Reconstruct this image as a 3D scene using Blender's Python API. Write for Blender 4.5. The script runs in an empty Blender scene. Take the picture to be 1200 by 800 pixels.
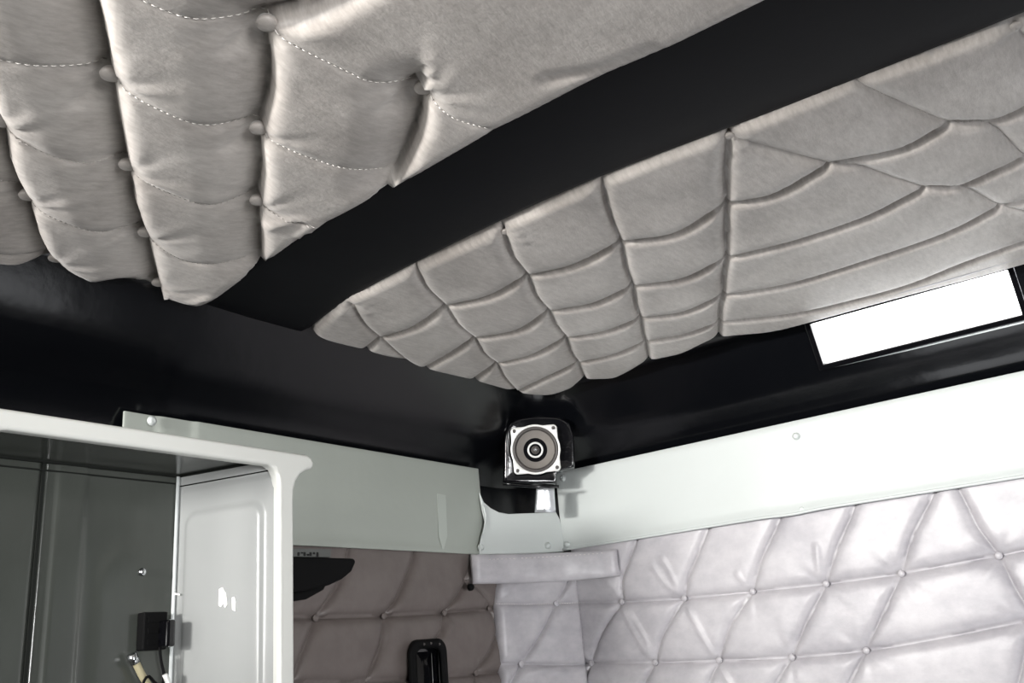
import bpy, bmesh, math, random
import numpy as np
from mathutils import Vector, Matrix
from mathutils.geometry import delaunay_2d_cdt

random.seed(7)
COL = bpy.context.scene.collection
PI = math.pi

# ------------------------------------------------------------------ camera frame
# World: origin at the camera, +X towards the rear wall, +Y towards the left side wall, Z up (metres).
F = 1040.3
_x = np.array([800, 290, F]); _x = _x/np.linalg.norm(_x)
_y = np.array([-1534, 500, F]); _y = _y-_x*(_x@_y); _y = _y/np.linalg.norm(_y)
_z = -np.cross(_x, _y)
if _z[1] > 0: _z = -_z
RW = np.array([_x, _y, _z])

def ray(px, py): return RW @ np.array([px-600., py-400., F])
def hit(px, py, n, d):
    """surveyed point -> point on the real plane n.p = d"""
    r = ray(px, py); n = np.array(n, float)
    return r*(d/(n@r))
def onx(px, py, v): return hit(px, py, (1, 0, 0), v)
def ony(px, py, v): return hit(px, py, (0, 1, 0), v)
def onz(px, py, v): return hit(px, py, (0, 0, 1), v)

# ------------------------------------------------------------------ object helpers
def link(name, me, mat=None, parent=None, smooth=True):
    o = bpy.data.objects.new(name, me); COL.objects.link(o)
    if mat: me.materials.append(mat)
    if smooth and len(me.polygons):
        me.polygons.foreach_set('use_smooth', [True]*len(me.polygons))
    if parent is not None:
        o.parent = parent
        o.matrix_parent_inverse = Matrix.Translation(-parent.location) if parent.type == 'EMPTY' else Matrix()
    return o
def bmobj(name, bm, mat=None, parent=None, smooth=True):
    bmesh.ops.recalc_face_normals(bm, faces=bm.faces)
    me = bpy.data.meshes.new(name); bm.to_mesh(me); bm.free()
    return link(name, me, mat, parent, smooth)
def empty(name, loc):
    o = bpy.data.objects.new(name, None); COL.objects.link(o); o.location = loc; o.empty_display_size = .05
    return o
def tag(o, label, cat, group=None):
    o['label'] = label; o['category'] = cat
    if group: o['group'] = group
    return o
def struct(o): o['kind'] = 'structure'; return o
def bevel(o, w, seg=3, angle=35):
    m = o.modifiers.new('bevel', 'BEVEL'); m.width = w; m.segments = seg; m.limit_method = 'ANGLE'; m.angle_limit = math.radians(angle)
    m.harden_normals = False
    return o
def subsurf(o, n=2):
    m = o.modifiers.new('sub', 'SUBSURF'); m.levels = n; m.render_levels = n; return o

def frame_of(n, up=(0, 0, 1)):
    n = Vector(n).normalized(); up = Vector(up)
    u = up.cross(n)
    if u.length < 1e-4: u = Vector((1, 0, 0)).cross(n)
    u.normalize(); v = n.cross(u)
    return u, v, n

def add_box(bm, c, size, ax=None):
    """box centred at c with half extents along ax (three unit vectors)"""
    ax = ax or (Vector((1, 0, 0)), Vector((0, 1, 0)), Vector((0, 0, 1)))
    c = Vector(c); vs = []
    for sx in (-1, 1):
        for sy in (-1, 1):
            for sz in (-1, 1):
                vs.append(bm.verts.new(c+ax[0]*sx*size[0]/2+ax[1]*sy*size[1]/2+ax[2]*sz*size[2]/2))
    for f in ((0, 1, 3, 2), (4, 6, 7, 5), (0, 4, 5, 1), (2, 3, 7, 6), (0, 2, 6, 4), (1, 5, 7, 3)):
        bm.faces.new([vs[i] for i in f])

def add_prism(bm, pts, depth):
    """pts: list of Vector polygon; depth: Vector offset"""
    a = [bm.verts.new(Vector(p)) for p in pts]; b = [bm.verts.new(Vector(p)+Vector(depth)) for p in pts]
    bm.faces.new(a); bm.faces.new(b[::-1]); n = len(a)
    for i in range(n): bm.faces.new((a[i], b[i], b[(i+1) % n], a[(i+1) % n]))

def add_lathe(bm, origin, n, prof, seg=24, up=(0, 0, 1)):
    """prof: list of (r, h) h along n"""
    u, v, n = frame_of(n, up); o = Vector(origin); rings = []
    for r, h in prof:
        if r < 1e-6: rings.append([bm.verts.new(o+n*h)])
        else: rings.append([bm.verts.new(o+n*h+u*r*math.cos(2*PI*k/seg)+v*r*math.sin(2*PI*k/seg)) for k in range(seg)])
    for a, b in zip(rings, rings[1:]):
        for k in range(seg):
            k2 = (k+1) % seg
            if len(a) == 1 and len(b) == 1: continue
            if len(a) == 1: bm.faces.new((a[0], b[k], b[k2]))
            elif len(b) == 1: bm.faces.new((a[k], b[0], a[k2]))
            else: bm.faces.new((a[k], b[k], b[k2], a[k2]))

def add_tube(bm, pts, r, seg=8, cap=True):
    pts = [Vector(p) for p in pts]; rings = []; prev = None
    for i, p in enumerate(pts):
        t = (pts[min(i+1, len(pts)-1)]-pts[max(i-1, 0)]).normalized()
        u = prev-t*prev.dot(t) if prev is not None else t.cross(Vector((0.13, .2, 1)))
        if u.length < 1e-5: u = t.cross(Vector((1, 0, 0)))
        u.normalize(); prev = u; v = t.cross(u)
        rr = r[i] if hasattr(r, '__len__') else r
        rings.append([bm.verts.new(p+u*rr*math.cos(2*PI*k/seg)+v*rr*math.sin(2*PI*k/seg)) for k in range(seg)])
    for a, b in zip(rings, rings[1:]):
        for k in range(seg): bm.faces.new((a[k], b[k], b[(k+1) % seg], a[(k+1) % seg]))
    if cap: bm.faces.new(rings[0][::-1]); bm.faces.new(rings[-1])

def spline(pts, step):
    """Catmull-Rom through pts, resampled at about step"""
    P = [np.array(p, float) for p in pts]
    if len(P) == 2: Q = [P[0]+(P[1]-P[0])*t for t in np.linspace(0, 1, 20)]
    else:
        E_ = [2*P[0]-P[1]]+P+[2*P[-1]-P[-2]]; Q = []
        for i in range(1, len(E_)-2):
            a, b, c, d = E_[i-1:i+3]
            for t in np.linspace(0, 1, 14, endpoint=False):
                Q.append(.5*((2*b)+(c-a)*t+(2*a-5*b+4*c-d)*t*t+(3*b-a-3*c+d)*t**3))
        Q.append(P[-1])
    Q = np.array(Q); s = np.r_[0, np.cumsum(np.linalg.norm(np.diff(Q, axis=0), axis=1))]
    n = max(2, int(round(s[-1]/step))+1); t = np.linspace(0, s[-1], n)
    return np.stack([np.interp(t, s, Q[:, k]) for k in range(Q.shape[1])], 1)

# ------------------------------------------------------------------ materials
def lin(c): return tuple(((v/255)/12.92 if v/255 <= .04045 else ((v/255+.055)/1.055)**2.4) for v in c)+(1,)
def mat(name, col, rough=.5, metal=0, spec=.5, sheen=0, coat=0, bump=None, vary=None, rvary=None, emit=None):
    m = bpy.data.materials.new(name); m.use_nodes = True; nt = m.node_tree; N = nt.nodes; L = nt.links
    b = N['Principled BSDF']; b.inputs['Base Color'].default_value = col
    b.inputs['Roughness'].default_value = rough; b.inputs['Metallic'].default_value = metal
    b.inputs['Specular IOR Level'].default_value = spec
    b.inputs['Sheen Weight'].default_value = sheen; b.inputs['Coat Weight'].default_value = coat
    tc = N.new('ShaderNodeTexCoord')
    if vary:   # (scale, col2, stretch)
        mp = N.new('ShaderNodeMapping'); mp.inputs['Scale'].default_value = vary[2]; L.new(tc.outputs['Object'], mp.inputs[0])
        mp.inputs['Rotation'].default_value = vary[4] if len(vary) > 4 else (0, 0, 0)
        n = N.new('ShaderNodeTexNoise'); n.inputs['Scale'].default_value = vary[0]; n.inputs['Detail'].default_value = 7
        n.inputs['Roughness'].default_value = .65; L.new(mp.outputs[0], n.inputs['Vector'])
        n2 = N.new('ShaderNodeTexNoise'); n2.inputs['Scale'].default_value = vary[3]; n2.inputs['Detail'].default_value = 4
        L.new(tc.outputs['Object'], n2.inputs['Vector'])
        ad = N.new('ShaderNodeMath'); ad.operation = 'ADD'; L.new(n.outputs[0], ad.inputs[0]); L.new(n2.outputs[0], ad.inputs[1])
        r = N.new('ShaderNodeMapRange'); r.inputs['From Min'].default_value = .75; r.inputs['From Max'].default_value = 1.25
        L.new(ad.outputs[0], r.inputs['Value'])
        mx = N.new('ShaderNodeMix'); mx.data_type = 'RGBA'; mx.inputs[6].default_value = col; mx.inputs[7].default_value = vary[1]
        L.new(r.outputs[0], mx.inputs[0]); L.new(mx.outputs[2], b.inputs['Base Color'])
    if bump:   # list of (scale, strength, distance, stretch)
        last = None
        for sc, st, dist, strch in bump:
            mp = N.new('ShaderNodeMapping'); mp.inputs['Scale'].default_value = strch; L.new(tc.outputs['Object'], mp.inputs[0])
            n = N.new('ShaderNodeTexNoise'); n.inputs['Scale'].default_value = sc; n.inputs['Detail'].default_value = 5
            L.new(mp.outputs[0], n.inputs['Vector'])
            bp = N.new('ShaderNodeBump'); bp.inputs['Strength'].default_value = st; bp.inputs['Distance'].default_value = dist
            L.new(n.outputs[0], bp.inputs['Height'])
            if last: L.new(last.outputs[0], bp.inputs['Normal'])
            last = bp
        L.new(last.outputs[0], b.inputs['Normal'])
    if rvary:  # (scale, lo, hi)
        n = N.new('ShaderNodeTexNoise'); n.inputs['Scale'].default_value = rvary[0]; n.inputs['Detail'].default_value = 5
        L.new(tc.outputs['Object'], n.inputs['Vector'])
        r = N.new('ShaderNodeMapRange'); r.inputs['From Min'].default_value = .3; r.inputs['From Max'].default_value = .7
        r.inputs['To Min'].default_value = rvary[1]; r.inputs['To Max'].default_value = rvary[2]
        L.new(n.outputs[0], r.inputs['Value']); L.new(r.outputs[0], b.inputs['Roughness'])
    if emit:
        b.inputs['Emission Color'].default_value = emit[0]; b.inputs['Emission Strength'].default_value = emit[1]
    return m

M = {}
M['suede'] = mat('brushed_taupe_vinyl', lin((196, 190, 184)), .42, spec=.55, sheen=.25,
                 vary=(60, lin((160, 153, 147)), (1, 3.6, 1), 9, (0, 0, .8)),
                 bump=[(260, .12, .002, (1, 2.5, 1)), (26, .25, .004, (1, 1, 1))])
M['valance_shade'] = mat('pale_grey_green_panel_shaded', lin((160, 165, 158)), .38, spec=.45,
                   bump=[(4.5, .25, .02, (1, 1, 1)), (300, .03, .001, (1, 1, 1))])  # darker copy of the valance panel, shade put into its colour
M['silver'] = mat('light_washed_taupe_vinyl', lin((190, 187, 190)), .40, spec=.45, sheen=.1,
                  vary=(30, lin((164, 161, 166)), (1, 1, 1.5), 7),
                  bump=[(320, .06, .001, (1, 1, 1)), (18, .22, .004, (1, 1, 1))])  # same fabric as the ceiling pads, light wash put into the colour
M['shaded_vinyl'] = mat('taupe_vinyl_shaded_wall', lin((108, 100, 97)), .45, spec=.45,
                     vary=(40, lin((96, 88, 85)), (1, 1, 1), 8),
                     bump=[(320, .08, .001, (1, 1, 1)), (20, .2, .004, (1, 1, 1))])  # taupe vinyl darkened, the left wall's shade is in the colour
M['black'] = mat('moulded_black_vinyl', lin((9, 10, 13)), .3, spec=.4,
                 bump=[(5, .10, .02, (1, 1, 1)), (500, .03, .001, (1, 1, 1))], rvary=(4, .14, .25))
M['beam'] = mat('satin_black_trim', lin((17, 18, 22)), .6, spec=.16, bump=[(6, .15, .01, (1, 1, 1))])
M['gloss'] = mat('gloss_black_plastic', lin((10, 10, 13)), .13, spec=.6, coat=.3, bump=[(16, .2, .01, (1, 1, 1))])
M['matteblack'] = mat('matte_black_rubber', lin((8, 8, 9)), .75, spec=.15)
M['valance'] = mat('pale_grey_green_panel', lin((198, 203, 201)), .38, spec=.45,
                   bump=[(4.5, .25, .02, (1, 1, 1)), (300, .03, .001, (1, 1, 1))])
M['cabinet'] = mat('light_grey_moulded_plastic', lin((216, 217, 212)), .3, spec=.5, bump=[(7, .06, .01, (1, 1, 1))])
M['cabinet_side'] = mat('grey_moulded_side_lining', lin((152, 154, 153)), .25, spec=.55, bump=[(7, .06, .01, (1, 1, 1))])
M['cabinet_in'] = mat('shaded_cabinet_lining', lin((78, 81, 77)), .2, spec=.6,
                      vary=(5, lin((64, 67, 63)), (1, 1, .4), 3), bump=[(5, .12, .01, (1, 1, 1))])  # back of the cabinet, its shade put into a darker colour
M['groove'] = mat('dark_joint', lin((30, 32, 30)), .8, spec=.1)
M['bead'] = mat('pale_corner_bead', lin((225, 230, 230)), .15, spec=.8, coat=.5)
M['chrome'] = mat('silver_metal', lin((205, 207, 210)), .22, metal=1)
M['band_silver'] = mat('brushed_silver', lin((225, 228, 232)), .32, metal=.75, bump=[(60, .3, .004, (1, 1, 1))])  # silver for the curved band below the pod
M['frame'] = mat('pale_speaker_frame', lin((235, 235, 232)), .35, metal=.2)
M['cone'] = mat('grey_brown_paper_cone', lin((132, 127, 122)), .5, spec=.3, bump=[(150, .3, .001, (1, 1, 1))])
M['surround'] = mat('dark_rubber_surround', lin((74, 70, 68)), .45)
M['thread'] = mat('pale_thread', lin((228, 224, 218)), .7)
M['thread2'] = mat('grey_thread', lin((176, 171, 166)), .7)
M['reflection'] = mat('faint_painted_reflection', lin((172, 178, 171)), .3)  # reflected streak on the left valance, painted as a paler colour
M['chip'] = mat('white_paint_chip', lin((250, 250, 246)), .4, emit=((1, 1, 1, 1), .12))  # real chip, with a faint glow added to its white
M['copper'] = mat('tan_cable_jacket', lin((168, 160, 130)), .45)
M['paper'] = mat('grey_printed_strip', lin((96, 98, 96)), .6)
M['ink'] = mat('dark_ink', lin((20, 20, 20)), .7)
M['floor'] = mat('dark_rubber_floor', lin((60, 58, 56)), .7, bump=[(80, .2, .002, (1, 1, 1))])
M['pane'] = mat('daylit_frosted_pane', lin((245, 248, 250)), .3, emit=((1, 1, 1, 1), 2.6))

# ------------------------------------------------------------------ quilted pad builder
def simp(poly, tol=.0004):
    """drop points that lie on a straight run"""
    out = [0]; i = 0; n = len(poly)
    while i < n-1:
        j = i+1
        while j+1 < n and j-i < 40:
            a, b = poly[i], poly[j+1]; d = b-a; L = math.hypot(*d)+1e-9; q = poly[i+1:j+1]-a
            if np.abs(q[:, 0]*d[1]-q[:, 1]*d[0]).max()/L > tol: break
            j += 1
        out.append(j); i = j
    return poly[out]
def seg_side(P, poly):
    """distance and side (+1 left of the direction of travel) of the nearest segment"""
    poly = simp(poly)
    best = np.full(len(P), 1e9); side = np.ones(len(P))
    for a, b in zip(poly[:-1], poly[1:]):
        d = b-a; q = P-a; t = np.clip((q@d)/(d@d+1e-12), 0, 1); w = q-t[:, None]*d; r = np.hypot(w[:, 0], w[:, 1])
        k = r < best; best[k] = r[k]; side[k] = np.sign(d[0]*q[k, 1]-d[1]*q[k, 0])
    return best, side
def seg_dist(P, poly):
    """P (n,2), poly (m,2) -> distance, arclength-less"""
    if len(P) > 300 or len(poly) > 60: poly = simp(poly)
    A = poly[:-1]; B = poly[1:]; D = B-A; L2 = (D**2).sum(1)+1e-12
    best = np.full(len(P), 1e9)
    for a, d, l2 in zip(A, D, L2):
        t = np.clip(((P-a)@d)/l2, 0, 1); q = P-a-t[:, None]*d
        best = np.minimum(best, np.hypot(q[:, 0], q[:, 1]))
    return best
def inside(P, poly):
    if len(poly) > 60: poly = simp(poly, .0001)
    x, y = P[:, 0], P[:, 1]; r = np.zeros(len(P), bool); n = len(poly)
    for i in range(n):
        x1, y1 = poly[i]; x2, y2 = poly[(i+1) % n]
        c = ((y1 > y) != (y2 > y))
        with np.errstate(divide='ignore', invalid='ignore'):
            r ^= c & (x < (x2-x1)*(y-y1)/(y2-y1+1e-15)+x1)
    return r
def vnoise(P, s, seed):
    rng = np.random.RandomState(seed); a = np.zeros(len(P))
    for k in range(7):
        th = rng.uniform(0, 2*PI); fq = s*rng.uniform(.6, 1.7); ph = rng.uniform(0, 2*PI)
        a += np.sin((P[:, 0]*math.cos(th)+P[:, 1]*math.sin(th))*fq+ph+1.3*np.sin((P[:, 1]*math.cos(th)-P[:, 0]*math.sin(th))*fq*.7+ph*2))
    return a/7

class Pad:
    """A padded panel: outline, seams (polyline, depth 0..1, half-width), buttons, in (u,v) on a plane."""
    def __init__(s, O, U, V, Nn, H, res):
        s.O, s.U, s.V, s.N = map(lambda a: np.array(a, float), (O, U, V, Nn)); s.H = H; s.res = res
        s.seams = []; s.btn = []; s.out = None; s.wr = []
    def uv(s, p): q = np.array(p)-s.O; return np.array([q@s.U, q@s.V])
    def px(s, x, y): return s.uv(hit(x, y, s.N, s.N@s.O))
    def outline(s, pts, step=.004, smooth=True, ispx=True):
        P = [s.px(*p) if ispx else np.array(p, float) for p in pts]
        s.out = np.vstack([spline([P[i], P[(i+1) % len(P)]], step)[:-1] for i in range(len(P))]) if not smooth else None
        if smooth: s.out = spline(P+[P[0]], step)[:-1]
    def seam(s, pts, depth=1., w=.04, ispx=True, nodes=()):
        """w: half width, or (left, right) half widths; nodes: indices of pts where the curve may kink"""
        P = [s.px(*p) if ispx else np.array(p, float) for p in pts]
        cut = [0]+sorted(nodes)+[len(P)-1]; Q = []
        for a, b in zip(cut, cut[1:]): Q.append(spline(P[a:b+1], s.res)[(1 if a else 0):])
        s.seams.append((np.vstack(Q), depth, w if isinstance(w, tuple) else (w, w))); return s.seams[-1][0]
    def button(s, x, y, ispx=True): s.btn.append(s.px(x, y) if ispx else np.array([x, y], float))
    def height(s, P):
        H = s.H; h = np.full(len(P), H)
        de = seg_dist(P, np.vstack([s.out, s.out[:1]]))
        t = np.clip(de/s.edge, 0, 1); edge = (1-(1-t)**2)**.5
        acc = np.ones(len(P))
        for poly, dep, w in s.seams:
            wm = max(w)*s.broad
            lo, hi = poly.min(0)-wm, poly.max(0)+wm
            k = np.where(((P >= lo) & (P <= hi)).all(1))[0]
            if not len(k): continue
            d, sg = seg_side(P[k], poly); ww = np.where(sg > 0, w[0], w[1])
            t = np.clip(d/ww, 0, 1); t2 = np.clip(d/(ww*s.broad), 0, 1)
            sharp = 1-(1-(1-t)**2.6)**.62; ramp = (1-t)**1.6
            sh = np.where(ww > s.softw, ramp, sharp)
            pr = 1-dep*(.82*sh+.18*(1-t2)**2)
            acc[k] = acc[k]*pr if dep < .6 else np.minimum(acc[k], pr)
        h = (s.H+s.G)*acc*edge-s.G
        for b in s.btn:
            q = P-b; r = np.hypot(q[:, 0], q[:, 1]); a = np.arctan2(q[:, 1], q[:, 0])
            h -= s.dimple*np.exp(-(r/s.dr)**1.3)*np.minimum(edge+.2, 1)
            h += s.pleat*np.exp(-(r/(s.dr*2.0))**1.5)*np.clip(r/s.dr, 0, 1)*(np.sin(7*a+b[0]*40)+.6*np.sin(11*a+b[1]*70))*edge
        for poly, amp, w in s.wr:
            d = seg_dist(P, poly); h += amp*np.exp(-(d/w)**2)*edge
        h += s.noise*vnoise(P, s.nfreq, 3)*edge
        return np.maximum(h, -s.G-.001)
    broad = 2.0; softw = .035; G = .002; bh = .003; edge = .03; dimple = .006; dr = .018; noise = .0012; nfreq = 28; pleat = .0008
    def wrinkle(s, pts, amp=.003, w=.004): s.wr.append((spline([s.px(*p) for p in pts], s.res), amp, w))
    def build(s, name, m, parent, skirt=.02):
        r = s.res; lo, hi = s.out.min(0), s.out.max(0)
        pts = []; rows = int((hi[1]-lo[1])/(r*.866))+1
        for j in range(rows):
            xs = np.arange(lo[0]+(r/2 if j % 2 else 0), hi[0], r)
            pts.append(np.stack([xs, np.full(len(xs), lo[1]+j*r*.866)], 1))
        G = np.vstack(pts); G = G[inside(G, s.out)]
        G = G[seg_dist(G, np.vstack([s.out, s.out[:1]])) > r*.55]
        keep = np.ones(len(G), bool); cons = []
        for poly, dep, w in s.seams:
            k = np.where(((G >= poly.min(0)-r) & (G <= poly.max(0)+r)).all(1))[0]
            if len(k): keep[k] &= seg_dist(G[k], poly) > r*1.25
        G = G[keep]; off = []
        for i, (poly, dep, w) in enumerate(s.seams):
            T = np.gradient(poly, axis=0); T /= np.linalg.norm(T, axis=1)[:, None]+1e-12; Nn = np.stack([-T[:, 1], T[:, 0]], 1)
            for sd_ in (-1, 1):
                for dd in (.32, .85):
                    Q = poly+Nn*sd_*r*dd; ok = inside(Q, s.out) & (seg_dist(Q, np.vstack([s.out, s.out[:1]])) > r*.5) & (seg_dist(Q, poly) > r*dd*.9)
                    for j, (p2, _, _) in enumerate(s.seams):
                        if j != i: ok &= seg_dist(Q, p2) > r*.3
                    off.append(Q[ok])
        G = np.vstack([G]+off)
        verts = [Vector(p) for p in s.out]; edges = [(i, (i+1) % len(s.out)) for i in range(len(s.out))]
        for poly, dep, w in s.seams:
            ins = inside(poly, s.out); ins &= seg_dist(poly, np.vstack([s.out, s.out[:1]])) > r*.4
            run = None
            for p, q in zip(poly, ins):
                if q:
                    verts.append(Vector(p))
                    if run is not None: edges.append((run, len(verts)-1))
                    run = len(verts)-1
                else: run = None
        verts += [Vector(p) for p in G]
        vo, eo, fo, _, _, _ = delaunay_2d_cdt(verts, edges, [], 0, 1e-5)
        P = np.array([tuple(v) for v in vo]); h = s.height(P)
        # keep triangles inside
        C = np.array([(P[f[0]]+P[f[1]]+P[f[2]])/3 for f in fo]); ok = inside(C, s.out)
        W = s.O+P[:, :1]*s.U+P[:, 1:]*s.V+h[:, None]*s.N
        bm = bmesh.new(); bv = [bm.verts.new(w) for w in W]
        for f, k in zip(fo, ok):
            if k:
                try: bm.faces.new([bv[i] for i in f])
                except ValueError: pass
        bm.normal_update()
        be = [e for e in bm.edges if e.is_boundary]
        ex = bmesh.ops.extrude_edge_only(bm, edges=be)
        for v in ex['geom']:
            if isinstance(v, bmesh.types.BMVert): v.co -= Vector(s.N)*skirt
        for v in [v for v in bm.verts if not v.link_faces]: bm.verts.remove(v)
        bmesh.ops.recalc_face_normals(bm, faces=bm.faces)
        for f in bm.faces:       # face the room
            pass
        return bmobj(name, bm, m, parent)
    def at(s, p, dh=0):
        h = s.height(np.array([p]))[0]; return Vector(s.O+p[0]*s.U+p[1]*s.V+(h+dh)*s.N)
    def buttons(s, m, parent, rad, up=(0, 0, 1)):
        first = None
        for b in s.btn:
            pos = Vector(s.O+b[0]*s.U+b[1]*s.V+s.bh*s.N)
            if first is None:
                bm = bmesh.new()
                add_lathe(bm, (0, 0, 0), s.N, [(0, -.003), (rad*.8, -.003), (rad*.97, 0), (rad, rad*.15), (rad*.93, rad*.3), (rad*.7, rad*.42), (rad*.35, rad*.48), (0, rad*.5)], 20)
                first = o = bmobj('button', bm, m, parent)
            else:
                o = first.copy(); COL.objects.link(o)
            o.location = pos
        return first
    def stitches(s, m, parent, polys, length=.0035, gap=.0022, r=.0006):
        for poly in polys:
            bm = bmesh.new()
            P = spline(poly, length+gap)
            Aa = P[:-1]; Cc = Aa+(P[1:]-Aa)*length/(length+gap); ok = inside(Aa, s.out); Aa = Aa[ok]; Cc = Cc[ok]
            if not len(Aa): bm.free(); continue
            to = lambda q, dh: s.O+q[:, :1]*s.U+q[:, 1:]*s.V+(s.height(q)+dh)[:, None]*s.N
            for a, b, c in zip(to(Aa, .0002), to((Aa+Cc)/2, .0006), to(Cc, .0002)): add_tube(bm, [a, b, c], r, 4)
            bmobj('stitching', bm, m, parent)

# ------------------------------------------------------------------ room shell
XW, YW, RC = 1.495, 1.035, .13
PROF = [(0, .30), (.004, .318), (.014, .336), (.030, .352), (.052, .368), (.08, .389), (.11, .4565), (.118, .464), (.13, .470), (.16, .473), (.6, .474), (1.2, .474), (2.25, .474)]
def plan(ins):
    r = max(RC-ins*.6, .03); xs = XW-ins; ys = YW-ins; pts = []
    for x in np.linspace(-1.3, xs-r, 14)[:-1]: pts.append((x, ys))
    for a in np.linspace(PI/2, 0, 15): pts.append((xs-r+r*math.cos(a), ys-r+r*math.sin(a)))
    mid = len(pts)
    for y in (.62, .45, .386, .092, .0, -.25, -.6, -1.0, -1.3):
        pts.append((xs, min(y, ys-r-.001-.0005*0) if y < ys-r else ys-r-.002))
    return pts
def shell(name, levels, m, sel=None, skip=None):
    bm = bmesh.new(); rows = []
    for ins, z in levels:
        rows.append([bm.verts.new((x, y, z)) for x, y in plan(ins)])
    n = len(rows[0])
    for i in range(len(rows)-1):
        for k in range(n-1):
            if sel and not sel(k): continue
            if skip and skip(i, k): continue
            bm.faces.new((rows[i][k], rows[i][k+1], rows[i+1][k+1], rows[i+1][k]))
    for v in [v for v in bm.verts if not v.link_faces]: bm.verts.remove(v)
    return struct(bmobj(name, bm, m))
NP = 13+15
WIN_K = NP+2            # the strip of the right side between Y=.386 and Y=.092
shell('ceiling', PROF, M['black'], skip=lambda i, k: (i == 5 and k == WIN_K) or False)
shell('wall_left', [(0, -1.3), (0, -.4), (0, .30)], M['black'], sel=lambda k: k < 13+7)
shell('wall_right', [(0, -1.3), (0, -.4), (0, .30)], M['black'], sel=lambda k: k >= 13+7)
bm = bmesh.new(); add_box(bm, (.1, -.13, -1.32), (2.85, 2.4, .04)); struct(bmobj('floor', bm, M['floor'], smooth=False))

# crossbeam band between the two ceiling pads
Lp = [(-1.25, .60), (-.6, .585), (-.1, .575), (.17, .566), (.37, .565), (.52, .575), (.75, .60), (.9, .621), (.985, .60)]
Rp = [(-1.25, .77), (-.6, .762), (-.1, .75), (.17, .74), (.37, .726), (.52, .73), (.75, .755), (.9, .795), (.985, .83)]
Ls = spline([(y, x-.002) for y, x in Lp], .03); Rs = spline([(y, x+.0) for y, x in Rp], .03)
n = min(len(Ls), len(Rs))
def rs(Q, n):
    s_ = np.r_[0, np.cumsum(np.linalg.norm(np.diff(Q, axis=0), axis=1))]; t = np.linspace(0, s_[-1], n)
    return np.stack([np.interp(t, s_, Q[:, k]) for k in range(2)], 1)
Ls, Rs = rs(Ls, 70), rs(Rs, 70)
bm = bmesh.new(); rows = []
for (y1, x1), (y2, x2) in zip(Ls, Rs):
    fade = min(1, max(0, (.99-y1)/.10))**.6
    row = []
    for t, d in ((0, 0), (0, .018), (.006, .0225), (.02, .0245), (.06, .0255), (.5, .027), (.94, .0255), (.98, .0245), (.994, .0225), (1, .018), (1, 0)):
        row.append(bm.verts.new((x1+(x2-x1)*t, y1+(y2-y1)*t, .4745-d*fade)))
    rows.append(row)
for a, b in zip(rows, rows[1:]):
    for k in range(len(a)-1): bm.faces.new((a[k], a[k+1], b[k+1], b[k]))
struct(bmobj('trim_1', bm, M['beam']))

# ------------------------------------------------------------------ window slot in the right cove
wc = [Vector((XW-.08, .386, .389)), Vector((XW-.08, .092, .389)), Vector((XW-.11, .092, .4565)), Vector((XW-.11, .386, .4565))]
wn = (wc[1]-wc[0]).cross(wc[3]-wc[0]).normalized()
if wn.x > 0: wn = -wn
win = empty('window_1', (wc[0]+wc[2])/2); struct(win)
bm = bmesh.new()
ctr = (wc[0]+wc[2])/2
def inset(c, w):
    out = []
    e1 = (wc[1]-wc[0]).normalized(); e2 = (wc[3]-wc[0]).normalized()
    for q, (s1, s2) in zip(c, ((1, 1), (-1, 1), (-1, -1), (1, -1))): out.append(q+e1*w*s1+e2*w*s2)
    return out
loops = [[p+wn*0.0 for p in inset(wc, -.006)], [p+wn*.004 for p in inset(wc, -.006)], [p+wn*.004 for p in inset(wc, .003)], [p-wn*.02 for p in inset(wc, .003)], [p-wn*.02 for p in inset(wc, -.004)]]
vl = [[bm.verts.new(p) for p in l] for l in loops]
for a, b in zip(vl, vl[1:]):
    for k in range(4): bm.faces.new((a[k], b[k], b[(k+1) % 4], a[(k+1) % 4]))
fr = bmobj('window_frame', bm, M['gloss'], win, smooth=False); bevel(fr, .0012, 2)
bm = bmesh.new(); q = inset(wc, -.002); add_prism(bm, [p-wn*.010 for p in q], -wn*.004); bmobj('window_pane', bm, M['pane'], win, smooth=False)
bm = bmesh.new(); add_tube(bm, [Vector((XW-.0745, .37, .3845)), Vector((XW-.0735, .25, .3835)), Vector((XW-.0735, .05, .383)), Vector((XW-.0735, -.4, .383))], [.0006, .0018, .0026, .0026], 10)
bmobj('lip_reflection', bm, M['bead'], win)  # frame's lower lip, its reflection put into the pale colour

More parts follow.
